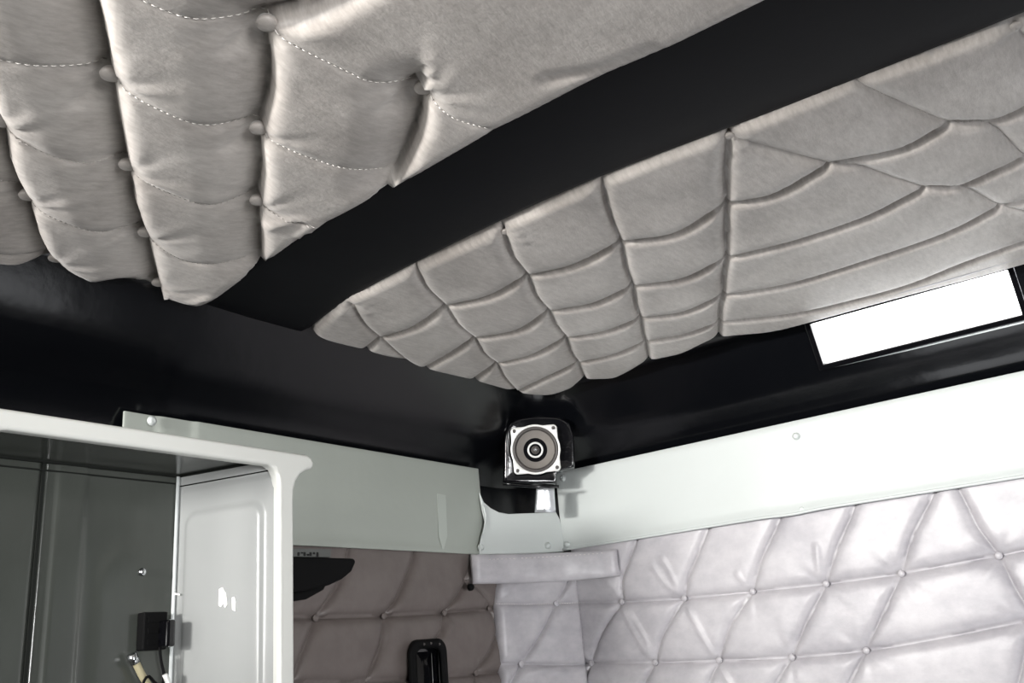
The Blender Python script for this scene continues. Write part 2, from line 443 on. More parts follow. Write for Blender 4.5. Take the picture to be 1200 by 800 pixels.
# ------------------------------------------------------------------ ceiling pads
def make_left_ceiling_pad():
    p = Pad((0, 0, .452), (1, 0, 0), (0, 1, 0), (0, 0, -1), .0185, .0062)
    p.edge = .022; p.dimple = .004; p.dr = .018; p.noise = .0016; p.nfreq = 22; p.pleat = .0012; p.G = .007; p.bh = .004; p.softw = .03
    w = [p.px(*q) for q in [(850, 3), (770, 42), (700, 72), (640, 104), (575, 138), (470, 200), (375, 250), (330, 280), (290, 310), (243, 347), (190, 340), (140, 322), (105, 322), (60, 304), (0, 307)]]
    w = [np.array([a[0]+(.010 if i < 9 else 0), a[1]]) for i, a in enumerate(w)]
    pts = [(.595, -.9), (.585, -.45), (.578, -.1)]+[tuple(a) for a in w]+[(.30, .965), (0, .965), (-.5, .965), (-.8, .96), (-.83, .9), (-.83, 0), (-.82, -.9), (-.1, -.93)]
    p.outline(pts, .006, True, ispx=False)
    D = [p.seam(q, 1, w_) for q, w_ in [
        ([(70, -150), (100, -60), (117, 0), (123, 40), (130, 81), (140, 130), (150, 188), (158, 230), (171, 268), (180, 300), (188, 334)], (.060, .009)),
        ([(470, -60), (400, -15), (350, 8), (313, 21), (317, 60), (316, 100), (304, 145), (307, 190), (302, 230), (305, 262), (306, 296)], (.060, .009)),
        ([(496, 97), (494, 130), (484, 160), (466, 196)], (.060, .009)),
        ([(-30, 60), (3, 136), (10, 175), (20, 200), (33, 224), (45, 265), (65, 298), (75, 312)], (.060, .009)),
    ]]
    F_ = [p.seam(q, .12, .020) for q, in [
        ([(0, 48), (60, 62), (130, 81), (180, 106), (240, 132), (303, 145), (370, 170), (450, 196)],),
        ([(150, -30), (220, 0), (313, 21), (400, 62), (440, 82), (496, 97), (530, 120), (572, 134)],),
        ([(3, 136), (50, 160), (100, 180), (150, 188), (200, 210), (250, 228), (302, 230), (340, 243), (372, 247)],),
        ([(-60, 180), (-10, 205), (33, 224), (80, 245), (120, 260), (171, 268), (215, 290), (250, 296), (290, 298)],),
        ([(-60, 260), (0, 285), (65, 298)],),
    ]]
    for b in [(313, 21), (130, 81), (496, 97), (303, 145), (150, 188), (302, 230), (3, 136), (33, 224), (171, 268), (66, 298), (186, 327)]: p.button(*b)
    p.wrinkle([(640, 72), (700, 60), (760, 36)], -.003, .006)
    p.wrinkle([(300, 255), (350, 240), (372, 247)], .003, .006)
    for q in ([(362, 246), (350, 262)], [(370, 247), (362, 262)], [(180, 328), (178, 340)], [(190, 326), (194, 340)], [(225, 338), (245, 332)]): p.wrinkle(q, .004, .003)
    for q in ([(130, 81), (112, 100), (95, 112)], [(303, 145), (288, 160), (270, 165)], [(496, 97), (470, 110), (455, 118)], [(313, 21), (290, 35), (270, 45)]): p.wrinkle(q, -.004, .008)
    root = empty('ceiling_pad', (.2, .3, .462))
    tag(root, 'large deep-buttoned taupe ceiling pad at upper left of the black crossbeam', 'ceiling pad', None)
    p.build('quilted_cover', M['suede'], root, .02)
    p.buttons(M['suede'], root, .0082)
    p.stitches(M['thread'], root, [F_[0], F_[1]], r=.00045)
    p.stitches(M['thread2'], root, [F_[2], F_[3]], r=.00035)
    return root
make_left_ceiling_pad()

def make_right_ceiling_pad():
    p = Pad((0, 0, .454), (1, 0, 0), (0, 1, 0), (0, 0, -1), .0115, .0052)
    p.G = .004; p.bh = .003; p.edge = .014; p.dimple = .003; p.dr = .010; p.noise = .0012; p.nfreq = 34; p.pleat = .0006
    w = [p.px(*q) for q in [(1200, 18), (1100, 55), (1000, 92), (930, 120), (855, 149), (780, 178), (706, 208), (640, 238), (590, 262), (540, 285), (487, 309), (440, 333), (410, 347), (380, 366), (366, 382), (378, 392),
                            (425, 405), (470, 418), (494, 426), (554, 441), (600, 454), (640, 458), (670, 450), (686, 440), (722, 437), (760, 418), (800, 408), (842, 391), (900, 384), (945, 373), (1050, 344), (1200, 303)]]
    w = [np.array([a[0]-(.008 if i < 13 else 0), a[1]]) for i, a in enumerate(w)]
    pts = [tuple(a) for a in w]+[(1.337, -.3), (1.337, -.9), (1.30, -.95), (.82, -.95), (.775, -.9), (.765, -.4)]
    p.outline(pts, .005, True, ispx=False)
    V = [p.seam(q, d, w_) for q, d, w_ in [
        ([(413, 350), (425, 372), (446, 391), (470, 412), (489, 426)], .8, (.020, .008)),
        ([(487, 306), (500, 332), (522, 353), (536, 374), (556, 391), (566, 408), (582, 421), (590, 437), (606, 454)], .85, (.020, .008)),
        ([(590, 262), (599, 292), (618, 317), (627, 340), (643, 359), (650, 375), (663, 391), (668, 407), (677, 420), (687, 444)], .9, (.020, .008)),
        ([(704, 200), (712, 240), (727, 277), (732, 305), (741, 330), (744, 350), (750, 367), (752, 382), (756, 395), (761, 422)], .9, (.020, .008)),
        ([(855, 140), (850, 190), (851, 231), (850, 265), (851, 296), (847, 318), (847, 340), (843, 356), (843, 372), (842, 398)], 1, (.020, .008)),
        ([(1188, 15), (1188, 25), (1230, 70), (1290, 110)], .7, .025),
    ]]
    S = [p.seam(q, d, w_) for q, d, w_ in [
        ([(855, 153), (910, 168), (972, 185), (1005, 187), (1040, 200), (1084, 213), (1126, 213), (1150, 224), (1171, 234), (1230, 250)], .5, .014),
        ([(1003, 90), (1050, 112), (1112, 137), (1160, 140), (1197, 174), (1240, 190)], .5, .014),
    ]]
    H = [p.seam(q, 1, (.009, .015), nodes=nd) for q, nd in [
        ([(424, 408), (446, 391), (487, 377), (522, 353), (575, 341), (618, 317), (675, 304), (727, 277), (792, 267), (851, 232), (907, 221), (972, 185), (1053, 169), (1112, 137), (1160, 135), (1200, 119), (1260, 90), (1340, 60)], (1, 3, 5, 7, 9, 11, 13)),
        ([(494, 428), (529, 409), (556, 391), (608, 381), (643, 359), (696, 350), (741, 330), (800, 321), (851, 296), (929, 277), (1014, 248), (1084, 213), (1126, 211), (1200, 177), (1300, 140)], (2, 4, 6, 8, 11)),
        ([(554, 441), (582, 421), (625, 410), (663, 391), (708, 383), (750, 367), (800, 360), (847, 340), (929, 326), (1053, 287), (1120, 262), (1171, 234), (1210, 225), (1300, 195)], (1, 3, 5, 7, 11)),
        ([(602, 456), (642, 437), (677, 420), (721, 410), (756, 395), (804, 386), (843, 372), (941, 360), (1053, 332), (1130, 302), (1200, 276), (1300, 245)], (2, 4, 6)),
    ]]
    for b in [(855, 155), (592, 268), (414, 354), (1188, 27)]: p.button(*b)
    for b, k in (((592, 268), 1), ((414, 354), .8), ((855, 155), 1.), ((1188, 27), 1.4)):
        for dx, dy in ((-14, 2), (-20, 8), (16, -2), (22, 6), (9, 9)):
            p.wrinkle([b, (b[0]+dx*k, b[1]+dy*k)], .0016, .003)
    root = empty('ceiling_pad', (1.0, .2, .462))
    tag(root, 'fine-quilted taupe ceiling pad between the black crossbeam and the bright window slot', 'ceiling pad', None)
    p.build('quilted_cover', M['suede'], root, .02)
    p.buttons(M['suede'], root, .0058)
    p.stitches(M['thread2'], root, [S[0], S[1]], r=.0003)
    # added tapered strip, its pale colour stands for glare along the rear edge
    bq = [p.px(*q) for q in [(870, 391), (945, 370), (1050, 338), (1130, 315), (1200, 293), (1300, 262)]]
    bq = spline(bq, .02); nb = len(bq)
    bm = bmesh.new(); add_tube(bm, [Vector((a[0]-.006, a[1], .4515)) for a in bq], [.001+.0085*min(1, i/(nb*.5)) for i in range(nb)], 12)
    bmobj('edge_glare', bm, M['silver'], root)
make_right_ceiling_pad()

# ------------------------------------------------------------------ rear wall pad, corner pad, side wall pad
def make_rear_pad():
    p = Pad((1.487, 0, 0), (0, 1, 0), (0, 0, 1), (-1, 0, 0), .0135, .0052)
    p.edge = .018; p.dimple = .007; p.dr = .014; p.noise = .0014; p.nfreq = 26; p.pleat = .0012
    e = p.px(677, 690)[0]
    p.outline([(e+.006, .186), (e+.004, -.2), (e-.01, -.5), (-1.15, -.5), (-1.2, .186)], .006, False, ispx=False)
    sm = []
    sm.append(p.seam([(640, 707), (730, 705), (803, 701), (883, 693), (969, 684), (1057, 672), (1130, 658), (1171, 651), (1230, 638), (1400, 600)], .95, .017))
    sm.append(p.seam([(640, 779), (694, 777), (769, 776), (844, 773), (929, 770), (1016, 762), (1100, 748), (1200, 728), (1300, 706)], .95, .017))
    sm.append(p.seam([(640, 850), (730, 850), (850, 850), (1000, 845), (1200, 815), (1400, 780)], .95, .017))
    for q in [[(760, 600), (746, 640), (732, 677), (730, 705), (710, 738), (694, 777), (680, 815), (670, 850)],
              [(840, 600), (824, 640), (809, 675), (803, 701), (780, 742), (769, 776), (752, 812), (742, 850)],
              [(930, 575), (912, 617), (894, 655), (883, 693), (858, 732), (844, 773), (828, 812), (815, 850)],
              [(1016, 560), (1000, 602), (982, 642), (969, 684), (948, 726), (929, 770), (906, 808), (890, 848)],
              [(1110, 545), (1092, 586), (1070, 628), (1057, 672), (1038, 714), (1016, 762), (994, 804), (975, 846)],
              [(1105, 545), (1128, 580), (1147, 618), (1171, 651), (1189, 686), (1212, 728), (1225, 780)],
              [(1300, 520), (1270, 580), (1240, 638), (1212, 728), (1190, 815)]]:
        sm.append(p.seam(q, .75, .013))
    for b in [(730, 705), (803, 701), (883, 693), (969, 684), (1057, 672), (1171, 651), (694, 777), (769, 776), (844, 773), (929, 770), (1016, 762), (1205, 729)]: p.button(*b)
    for q in ([(733, 712), (750, 745), (764, 770)], [(738, 712), (757, 742), (767, 768)], [(808, 708), (824, 740), (840, 767)], [(800, 697), (782, 682), (768, 662)], [(798, 692), (788, 668), (780, 655)],
              [(965, 678), (962, 660), (960, 640)], [(880, 688), (872, 680), (868, 672)], [(848, 780), (856, 795), (866, 812)], [(728, 698), (722, 688), (716, 682)], [(692, 772), (684, 763), (679, 757)], [(724, 800), (716, 785), (712, 780)]):
        p.wrinkle(q, .0026, .004)
    root = empty('wall_pad', (1.487, 0, -.1))
    tag(root, 'wide silver-lit diamond-buttoned pad on the right wall below the long pale valance', 'wall pad')
    p.build('quilted_cover', M['silver'], root, .012)
    p.buttons(M['silver'], root, .0055)
    v = [p.px(*q) for q in ((677, 684), (679, 740), (683, 800), (688, 860))]
    bm = bmesh.new(); add_tube(bm, [Vector((1.479, a[0]+.001, a[1])) for a in spline(v, .01)], .0022, 8)
    bmobj('edge_welt', bm, M['silver'], root)
make_rear_pad()

def make_corner_pad():
    A = np.array([1.337, 1.014, 0]); B = np.array([1.478, .934, 0]); U = (B-A)/np.linalg.norm(B-A)
    N = np.array([U[1], -U[0], 0]);
    if N[1] > 0: N = -N
    p = Pad(A, U, (0, 0, 1), N, .011, .005)
    p.edge = .014; p.dimple = .006; p.dr = .013; p.noise = .0014; p.nfreq = 34; p.pleat = .0012
    W = np.linalg.norm(B-A)
    l = [p.px(*q) for q in ((584, 672), (579, 690), (581, 730), (584, 765), (586, 800))]
    p.outline([(a[0], a[1]) for a in l]+[(l[-1][0], -.4), (W, -.4), (W, .168), (l[0][0], .168)], .005, False, ispx=False)
    s = [p.seam([(560, 706), (610, 708), (651, 707), (677, 706), (700, 706)], .9, .013), p.seam([(560, 778), (610, 778), (650, 779), (700, 779)], .9, .014),
         p.seam([(668, 660), (664, 682), (651, 707), (634, 740), (610, 778), (596, 805), (585, 830)], .85, .013)]
    p.button(651, 707); p.button(610, 778)
    for q in ([(592, 697), (600, 690), (606, 684)], [(586, 690), (596, 686)], [(655, 700), (662, 692), (668, 684)], [(615, 790), (640, 784), (662, 790)]): p.wrinkle(q, .0028, .004)
    root = empty('wall_pad', tuple(A))
    tag(root, 'narrow silver-lit buttoned pad filling the corner beneath the padded strip', 'wall pad')
    p.build('quilted_cover', M['silver'], root, .010)
    p.buttons(M['silver'], root, .0055)
    p.stitches(M['thread'], root, [s[0]], .003, .002, .0005)
make_corner_pad()

def make_side_pad():
    p = Pad((0, 1.030, 0), (1, 0, 0), (0, 0, 1), (0, -1, 0), .014, .0062)
    p.edge = .018; p.dimple = .007; p.dr = .014; p.noise = .0014; p.nfreq = 24; p.pleat = .001
    p.outline([(1.352, .19), (1.352, -.4), (.45, -.4), (.45, .19)], .007, False, ispx=False)
    s = [p.seam([(250, 722), (300, 723), (368, 724), (448, 722), (519, 718), (572, 713), (600, 711)], .9, .018),
         p.seam([(330, 800), (400, 800), (480, 796), (556, 790), (600, 786)], .8, .018)]
    for q in [[(484, 640), (476, 668), (460, 703), (448, 722), (441, 760), (424, 800)], [(552, 640), (545, 668), (538, 690), (519, 718), (513, 740), (500, 760)],
              [(405, 640), (395, 680), (368, 724), (352, 760), (340, 795)], [(540, 678), (556, 690), (572, 713), (578, 740), (570, 765), (556, 788), (554, 830)]]:
        s.append(p.seam(q, .8, .015))
    for b in [(368, 724), (448, 722), (519, 718), (572, 713), (556, 788)]: p.button(*b)
    for q in ([(566, 706), (556, 694), (550, 688)], [(570, 704), (562, 694)], [(521, 724), (520, 738), (514, 748)]): p.wrinkle(q, .003, .004)
    root = empty('wall_pad', (1.0, 1.03, -.1))
    tag(root, 'shaded taupe buttoned pad on the left wall between cabinet and corner', 'wall pad')
    p.build('quilted_cover', M['shaded_vinyl'], root, .006)
    p.buttons(M['shaded_vinyl'], root, .0055)
make_side_pad()

# padded strip bridging the corner
def make_strip():
    path = spline([(1.252, 1.006), (1.345, .955), (1.425, .895), (1.470, .836)], .008)
    n = len(path); zt, zb = .166, .112
    bm = bmesh.new(); rows = []
    for i, (x, y) in enumerate(path):
        t = i/(n-1); d = path[min(i+1, n-1)]-path[max(i-1, 0)]; d = d/np.linalg.norm(d); nn = np.array([d[1], -d[0]])
        if nn[1] > 0: nn = -nn
        endf = min(1, (min(t, 1-t)/.035+.25))**.5
        row = []
        top = zt-.006*t; bot = zb-.009*math.sin(t*PI)*.3-.003*t+.003
        for k in range(24):
            a = 2*PI*k/24; c = math.cos(a); s_ = math.sin(a)
            hh = (top-bot)/2; zz = (top+bot)/2+math.copysign(abs(s_)**.55, s_)*hh
            th = .0085*endf*math.copysign(abs(c)**.7, c)*(1+.12*math.sin(t*19+s_*2)+.08*math.sin(t*47))
            row.append(bm.verts.new((x+nn[0]*th, y+nn[1]*th, zz)))
        rows.append(row)
    for a, b in zip(rows, rows[1:]):
        for k in range(24): bm.faces.new((a[k], a[(k+1) % 24], b[(k+1) % 24], b[k]))
    bm.faces.new(rows[0]); bm.faces.new(rows[-1][::-1])
    root = empty('padded_strip', (1.36, .94, .14))
    tag(root, 'short horizontal silver-lit padded strip hanging across the corner under the valances', 'padded strip')
    bmobj('cushion', bm, M['silver'], root)
    bm = bmesh.new()
    x, y = path[1]
    p0 = ony(550, 688, 1.0)
    add_lathe(bm, p0, (0, -1, 0), [(0, 0), (.006, 0), (.006, .005), (.004, .008), (0, .008)], 14)
    bmobj('end_tab', bm, M['matteblack'], root)
    bm = bmesh.new()
    for i in range(4, n-4, 1):
        x, y = path[i]; add_tube(bm, [(x-.0058, y-.0062, zt-.011), (x-.0058+.003, y-.0062-.002, zt-.011)], .0004, 4)
    bmobj('stitching', bm, M['thread'], root)
make_strip()

# ------------------------------------------------------------------ valances
def panel(name, pts, N, m, parent, th=.004, bev=.0012, sub=0):
    bm = bmesh.new(); add_prism(bm, [Vector(p) for p in pts], Vector(N)*th)
    o = bmobj(name, bm, m, parent, smooth=True); bevel(o, bev, 3, 30)
    w = o.modifiers.new('wn', 'WEIGHTED_NORMAL'); w.keep_sharp = False
    return o
def screw(parent, pos, n, r=.0052, m=None):
    bm = bmesh.new()
    add_lathe(bm, pos, n, [(0, -.001), (r*1.25, -.001), (r*1.25, .0007), (r*.95, .0012), (r*.9, .0026), (r*.6, .0038), (r*.25, .0036), (0, .0030)], 18)
    return bmobj('screw_cap', bm, m or M['valance'], parent)
def waved(name, fn, N, m, parent, nu, nv, th=.0035):
    """thin curved sheet: fn(s,t)->Vector for the face; thickness towards -N"""
    bm = bmesh.new(); g = [[bm.verts.new(fn(i/nu, j/nv)) for j in range(nv+1)] for i in range(nu+1)]
    for i in range(nu):
        for j in range(nv): bm.faces.new((g[i][j], g[i+1][j], g[i+1][j+1], g[i][j+1]))
    o = bmobj(name, bm, m, parent)
    s = o.modifiers.new('solid', 'SOLIDIFY'); s.thickness = th; s.offset = 0
    bevel(o, .001, 2, 50)
    return o

# right wall valance
XV = 1.470
rv = empty('valance', (XV, 0, .25)); tag(rv, 'long bright pale valance across the right wall beneath the window slot', 'valance')
zt = [onx(655, 552, XV)[2], onx(1200, 437, XV)[2]]; zb = [onx(660, 645, XV)[2], onx(1200, 563, XV)[2]]
yl = [onx(652, 556, XV)[1], onx(660, 645, XV)[1]]
def f_rv(s, t):
    y = (yl[1]*(1-t)+yl[0]*t)*(1-s)+(-1.25)*s
    ang = s*2.2
    z0 = .1735-.001*s; z1 = .3235+.001*s
    zz = z0+(z1-z0)*t
    x = XV-.004*math.exp(-((t-.0)/.05)**2)+.0025*math.sin(y*9+t*2.5)*(1-t)*.8+.002*math.sin(y*17+1)*t*(1-t)
    if t > .97: x += .002
    z_w = .0022*math.exp(-((y-.497)/.03)**2)*(1-t)
    return Vector((x, y, zz-z_w))
waved('valance_panel', f_rv, None, M['valance'], rv, 150, 24)
bm = bmesh.new(); add_tube(bm, [f_rv(s, 0)+Vector((-.0005, 0, .0005)) for s in np.linspace(0, 1, 120)], .0026, 8)
bmobj('rolled_hem', bm, M['valance'], rv)
for q in [(933, 511), (940, 597), (664.5, 638), (659.5, 560)]:
    screw(rv, onx(*q, XV-.003), (-1, 0, 0))

# left wall valance
YV = 1.014
lv = empty('valance', (.95, YV, .25)); tag(lv, 'shaded grey-green valance on the left wall, partly behind the open cabinet', 'valance')
x0 = ony(148, 480, YV)[0]; xr = [ony(566, 600, YV)[0], ony(560, 550, YV)[0]]
def f_lv(s, t):
    xe = xr[0]*(1-t)+xr[1]*t if t > .55 else xr[0]
    x = x0*(1-s)+xe*s
    z = .1675+(.3255-.1675)*t
    y = YV-.003*math.exp(-(t/.05)**2)+.0016*math.sin(x*11)*(1-t)
    for xc in (ony(188, 490, YV)[0], ony(228, 497, YV)[0]): y -= .003*(.5+.5*math.tanh((x-xc)/.0025))
    y += .006-.0025*math.exp(-((x-ony(514, 600, YV)[0])/.008)**2)*0
    return Vector((x, y, z))
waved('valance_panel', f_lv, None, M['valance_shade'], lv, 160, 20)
screw(lv, ony(178, 493, YV-.001), (0, -1, 0))
bm = bmesh.new()
s0 = [ony(512, 578, YV-.002), ony(522, 580, YV-.002), ony(524, 628, YV-.002), ony(519, 646, YV-.002), ony(514, 628, YV-.002)]
add_prism(bm, s0, (0, -.0006, 0)); 
bmobj('painted_reflection', bm, M['reflection'], lv, smooth=False)['label'] = 'pale vertical reflection painted on the valance'

# corner valance piece with its cut-out
cv = empty('valance', (1.4, .97, .22)); tag(cv, 'small notched valance piece in the corner just below the speaker', 'valance')
A = Vector((1.290, 1.007, 0)); B = Vector((1.4735, .950, 0))
cd = (B-A).normalized(); cn = Vector((cd.y, -cd.x, 0)); cn = -cn if cn.y > 0 else cn
def onc(px, py, off=0): return Vector(hit(px, py, cn, cn.dot(A)+off))
cpx = [(562, 576), (567, 588), (575, 595), (585, 600), (596, 602), (620, 601), (646, 600), (652, 600), (656, 608), (660, 628), (661, 646), (640, 647.5), (600, 649), (562, 649), (562, 640), (566, 625), (569, 612), (566, 600)]
panel('corner_panel', [onc(*q, off=.001) for q in cpx], -cn, M['valance'], cv, .004, .0012)
for q in [(563.5, 641), (642, 639)]: screw(cv, onc(*q, off=.002), cn)
bm = bmesh.new(); add_tube(bm, spline([tuple(onc(*q, off=.0035)) for q in [(566, 592), (569, 604), (568, 618), (564, 632), (562, 646)]], .004).tolist(), .0022, 8)
bmobj('overlap_edge', bm, M['valance'], cv)

# ------------------------------------------------------------------ speaker in its pod
SN = Vector((-.80, -.58, -.12)).normalized()
SU, SV, _ = frame_of(SN)          # SU: horizontal, SV: up
if SU.dot(Vector(ray(700, 527))-Vector(ray(600, 527))) < 0: SU = -SU
SC = Vector(onx(627.5, 526.5, 1.345))
def spt(px, py, off=0):
    return Vector(hit(px, py, SN, SN.dot(SC)+off))
spk = empty('speaker', SC); tag(spk, 'round grey-coned loudspeaker in a glossy black arched pod in the top corner', 'speaker')
pod = spk
outl = [(590, 566), (590.5, 540), (591, 516), (594, 502), (603, 492), (620, 488), (645, 487.5), (660, 490), (668, 497), (672.5, 510), (673.5, 530), (673.5, 547)]
face = [spt(*q, off=-.008) for q in list(spline(outl, 6))+[(663, 549.5), (653, 552), (652, 559), (651.5, 566)]]
bm = bmesh.new()
lo = [(0, 0.0), (0, .012), (-.004, .018), (-.010, .020)]
loops = []
cen = spt(631, 528, -.008)
for grow, off in ((1.03, -.045), (1.015, -.02), (1.0, -.004), (.975, .0), (.94, .001), (.90, 0.0005), (.80, -.001), (.5, -.001)):
    loops.append([bm.verts.new(cen+(p-cen)*grow+SN*off) for p in face])
for a, b in zip(loops, loops[1:]):
    for k in range(len(a)): bm.faces.new((a[k], a[(k+1) % len(a)], b[(k+1) % len(a)], b[k]))
bm.faces.new(loops[-1])
bmobj('housing', bm, M['gloss'], pod)
bm = bmesh.new(); add_tube(bm, [spt(*q, off=-.004) for q in ((589, 565), (600, 568), (625, 570), (655, 570))], .0028, 8)
bmobj('bottom_lip', bm, M['gloss'], pod)
bm = bmesh.new()
q = [spt(*a, off=-.022) for a in ((629, 571), (649, 570.5), (651, 600.5), (627, 600.5))]
cc = (q[0]+q[2])/2; rows = []
for j in range(7):
    t = j/6; a0 = q[0].lerp(q[3], t); b0 = q[1].lerp(q[2], t); row = []
    for i in range(11):
        s = i/10; row.append(bm.verts.new(a0.lerp(b0, s)+SN*.006*math.sin(PI*s)))
    rows.append(row)
for a, b in zip(rows, rows[1:]):
    for k in range(10): bm.faces.new((a[k], a[k+1], b[k+1], b[k]))
o = bmobj('silver_band', bm, M['band_silver'], pod); o['label'] = 'short curved silver band below the pod'
so = o.modifiers.new('s', 'SOLIDIFY'); so.thickness = .0015

D = .0455   # half the frame
bm = bmesh.new()
# frame plate: square with bulged sides and hole
def plate(k, n=96):
    pts = []
    for i in range(n):
        a = 2*PI*i/n; c, s = math.cos(a), math.sin(a)
        r_sq = min(.0432/max(abs(c), abs(s)), .0582)
        r = max(r_sq, .0462)
        pts.append((r*c, r*s))
    return pts
pl = plate(0); n = len(pl)
def ring(f, off): return [bm.verts.new(SC+SU*a[0]+SV*a[1]+SN*off) for a in f]
circ = lambda r: [(r*math.cos(2*PI*i/n), r*math.sin(2*PI*i/n)) for i in range(n)]
rg = [ring(pl, .0), ring(pl, .0042), ring([(a*.985, b*.985) for a, b in pl], .005), ring(circ(.0432), .005), ring(circ(.0420), .0035), ring(circ(.0420), -.001)]
for a, b in zip(rg, rg[1:]):
    for k in range(n): bm.faces.new((a[k], a[(k+1) % n], b[(k+1) % n], b[k]))
bmobj('frame', bm, M['frame'], spk)
def lobj(name, prof, m, par=spk, c=SC, seg=48):
    bm = bmesh.new(); add_lathe(bm, c, SN, prof, seg); return bmobj(name, bm, m, par)
lobj('surround', [(.0422, .0035), (.0417, .0052), (.0398, .0062), (.0378, .0052), (.0365, .003), (.0355, .001)], M['surround'])
lobj('cone', [(.0355, .0025), (.033, .000), (.028, -.0045), (.021, -.010), (.0135, -.0145), (.0125, -.016)], M['cone'])
lobj('voice_coil_ring', [(.0145, -.014), (.0150, -.0085), (.0135, -.007), (.0115, -.008), (.0105, -.013), (.0095, -.015), (0, -.015)], M['frame'])
lobj('dust_cap', [(.0088, -.0149), (.0085, -.010), (.006, -.006), (.0048, -.0058), (.004, -.003), (.002, -.0015), (0, -.001)], M['surround'])
lobj('dome_tip', [(.0034, -.004), (.003, -.001), (.0015, .0004), (0, .0008)], M['chrome'])
for a, b in ((-1, 1), (1, 1), (-1, -1), (1, -1)):
    bm = bmesh.new(); add_lathe(bm, SC+SU*a*.0365+SV*b*.0365+SN*.005, SN, [(0, 0), (.0034, 0), (.0034, .0012), (.002, .002), (0, .0018)], 14)
    bmobj('screw', bm, M['surround'], spk)

# ------------------------------------------------------------------ open cabinet on the left wall
cab = empty('open_cabinet', (.50, .985, -.35))
tag(cab, 'open light grey moulded cabinet with rounded lip at lower left', 'cabinet')
YF, YB = .83, .985
def cf(px, py, off=0): p = ony(px, py, YF+off); return Vector(p)
def seq(*a): return [cf(*q) for q in a]
# front frame as one outline ring in the plane Y=YF
xin, xout = .683, .7055
zb_ = -.38
outer = [(.22, .2490), (.50, .2490), (.727, .2485), (.7345, .2455), (.7375, .240), (.7375, .2355), (.734, .2315), (.726, .2290), (.7165, .2235), (.7095, .214), (.7062, .203), (xout, .19), (xout, zb_)]
inner = [(xin, zb_), (xin, .205), (.6815, .217), (.677, .2255), (.668, .2295), (.50, .2295), (.372, .2295), (.357, .2265), (.3475, .218), (.345, .205), (.345, zb_), (.30, zb_), (.22, zb_)]
pts = [Vector((x, YF, z)) for x, z in outer+inner]
bm = bmesh.new(); add_prism(bm, pts, (0, .016, 0)); fo_ = bmobj('front_frame', bm, M['cabinet'], cab); bevel(fo_, .0045, 4, 40)
w = fo_.modifiers.new('wn', 'WEIGHTED_NORMAL')
# side panel: draft from front (xin) to back
XB = .646
SA = Vector((xin, YF+.01, 0)); SB = Vector((XB, YB-.004, 0)); sd = (SB-SA).normalized(); sL = (SB-SA).length
sn = Vector((sd.y, -sd.x, 0)); sn = -sn if sn.x > 0 else sn
def ons(px, py, off=0): return Vector(hit(px, py, sn, sn.dot(SA)+off))
def rr(px, py, x0_, x1_, y0_, y1_, r):
    cx = min(max(px, x0_+r), x1_-r); cy = min(max(py, y0_+r), y1_-r); return math.hypot(px-cx, py-cy)-r
ra = ons(218, 640); rb = ons(308, 592)
s_lo, s_hi = (rb-SA).dot(sd), (ra-SA).dot(sd)
ztop = ons(260, 596).z
bm = bmesh.new(); g = []
nu, nv = 70, 200
for i in range(nu+1):
    row = []
    for j in range(nv+1):
        s = sL*i/nu; z = -.38+(.2405+.38)*j/nv
        d = rr(s, z, s_lo, s_hi, -.60, ztop, .016)
        h = .0035*(1/(1+math.exp(d/.0012)))            # raised field
        if j > 0: h -= .0025*math.exp(-((z-.2235)/.0014)**2)   # groove under the top
        h -= .004*math.exp(-(s/.008)**2)*0
        row.append(bm.verts.new(SA+sd*s+Vector((0, 0, z))+sn*h))
    g.append(row)
for i in range(nu):
    for j in range(nv): bm.faces.new((g[i][j], g[i+1][j], g[i+1][j+1], g[i][j+1]))
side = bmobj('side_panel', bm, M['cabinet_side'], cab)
# outer skin of the side
bm = bmesh.new(); add_prism(bm, [Vector((xout-.001, YF+.012, -.38)), Vector((xout-.001, YF+.012, .243)), Vector((xout-.010, YB, .243)), Vector((xout-.010, YB, -.38))], (-.004, 0, 0))
bmobj('outer_side', bm, M['cabinet'], cab, smooth=False)
# back panel with vertical ribs
def onb(px, py): return ony(px, py, YB-.006)
xg = onb(43, 640)[0]; xr1 = onb(60, 640)[0]; xr2 = onb(97, 640)[0]; xr3 = onb(112, 700)[0]
bm = bmesh.new(); nu, nv = 160, 60; g = []
X0, X1 = .22, XB+.004
for i in range(nu+1):
    row = []
    for j in range(nv+1):
        x = X0+(X1-X0)*i/nu; z = -.38+(.2405+.38)*j/nv
        h = -.006*math.exp(-((x-xg)/.0022)**2)+.002*(1/(1+math.exp(-(x-xr1)/.001)))-.0025*(1/(1+math.exp(-(x-xr2)/.0012)))
        d = rr(x, z, xr3, X1+.1, -.6, .155, .045); h += .0018*(1/(1+math.exp(d/.003)))
        row.append(bm.verts.new((x, YB-.006-h, z)))
    g.append(row)
for i in range(nu):
    for j in range(nv): bm.faces.new((g[i][j], g[i+1][j], g[i+1][j+1], g[i][j+1]))
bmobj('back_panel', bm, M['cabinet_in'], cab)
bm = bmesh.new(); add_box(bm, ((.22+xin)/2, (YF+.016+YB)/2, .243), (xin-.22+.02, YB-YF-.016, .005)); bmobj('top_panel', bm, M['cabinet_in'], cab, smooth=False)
bm = bmesh.new(); add_tube(bm, [Vector((XB-.0015, YB-.010, -.38)), Vector((XB-.0015, YB-.010, .2385))], .0022, 10); bmobj('corner_bead', bm, M['bead'], cab)
bm = bmesh.new()
add_box(bm, ((.22+XB)/2, YB-.0085, .2395), (XB-.22, .003, .0028))
add_box(bm, ((.22+XB)/2, YB-.0078, onb(100, 556)[2]), (XB-.22, .0016, .0016))
add_box(bm, (xg, YB-.006, -.07), (.0035, .003, .62))
bmobj('dark_joint', bm, M['groove'], cab, smooth=False)
bm = bmesh.new()
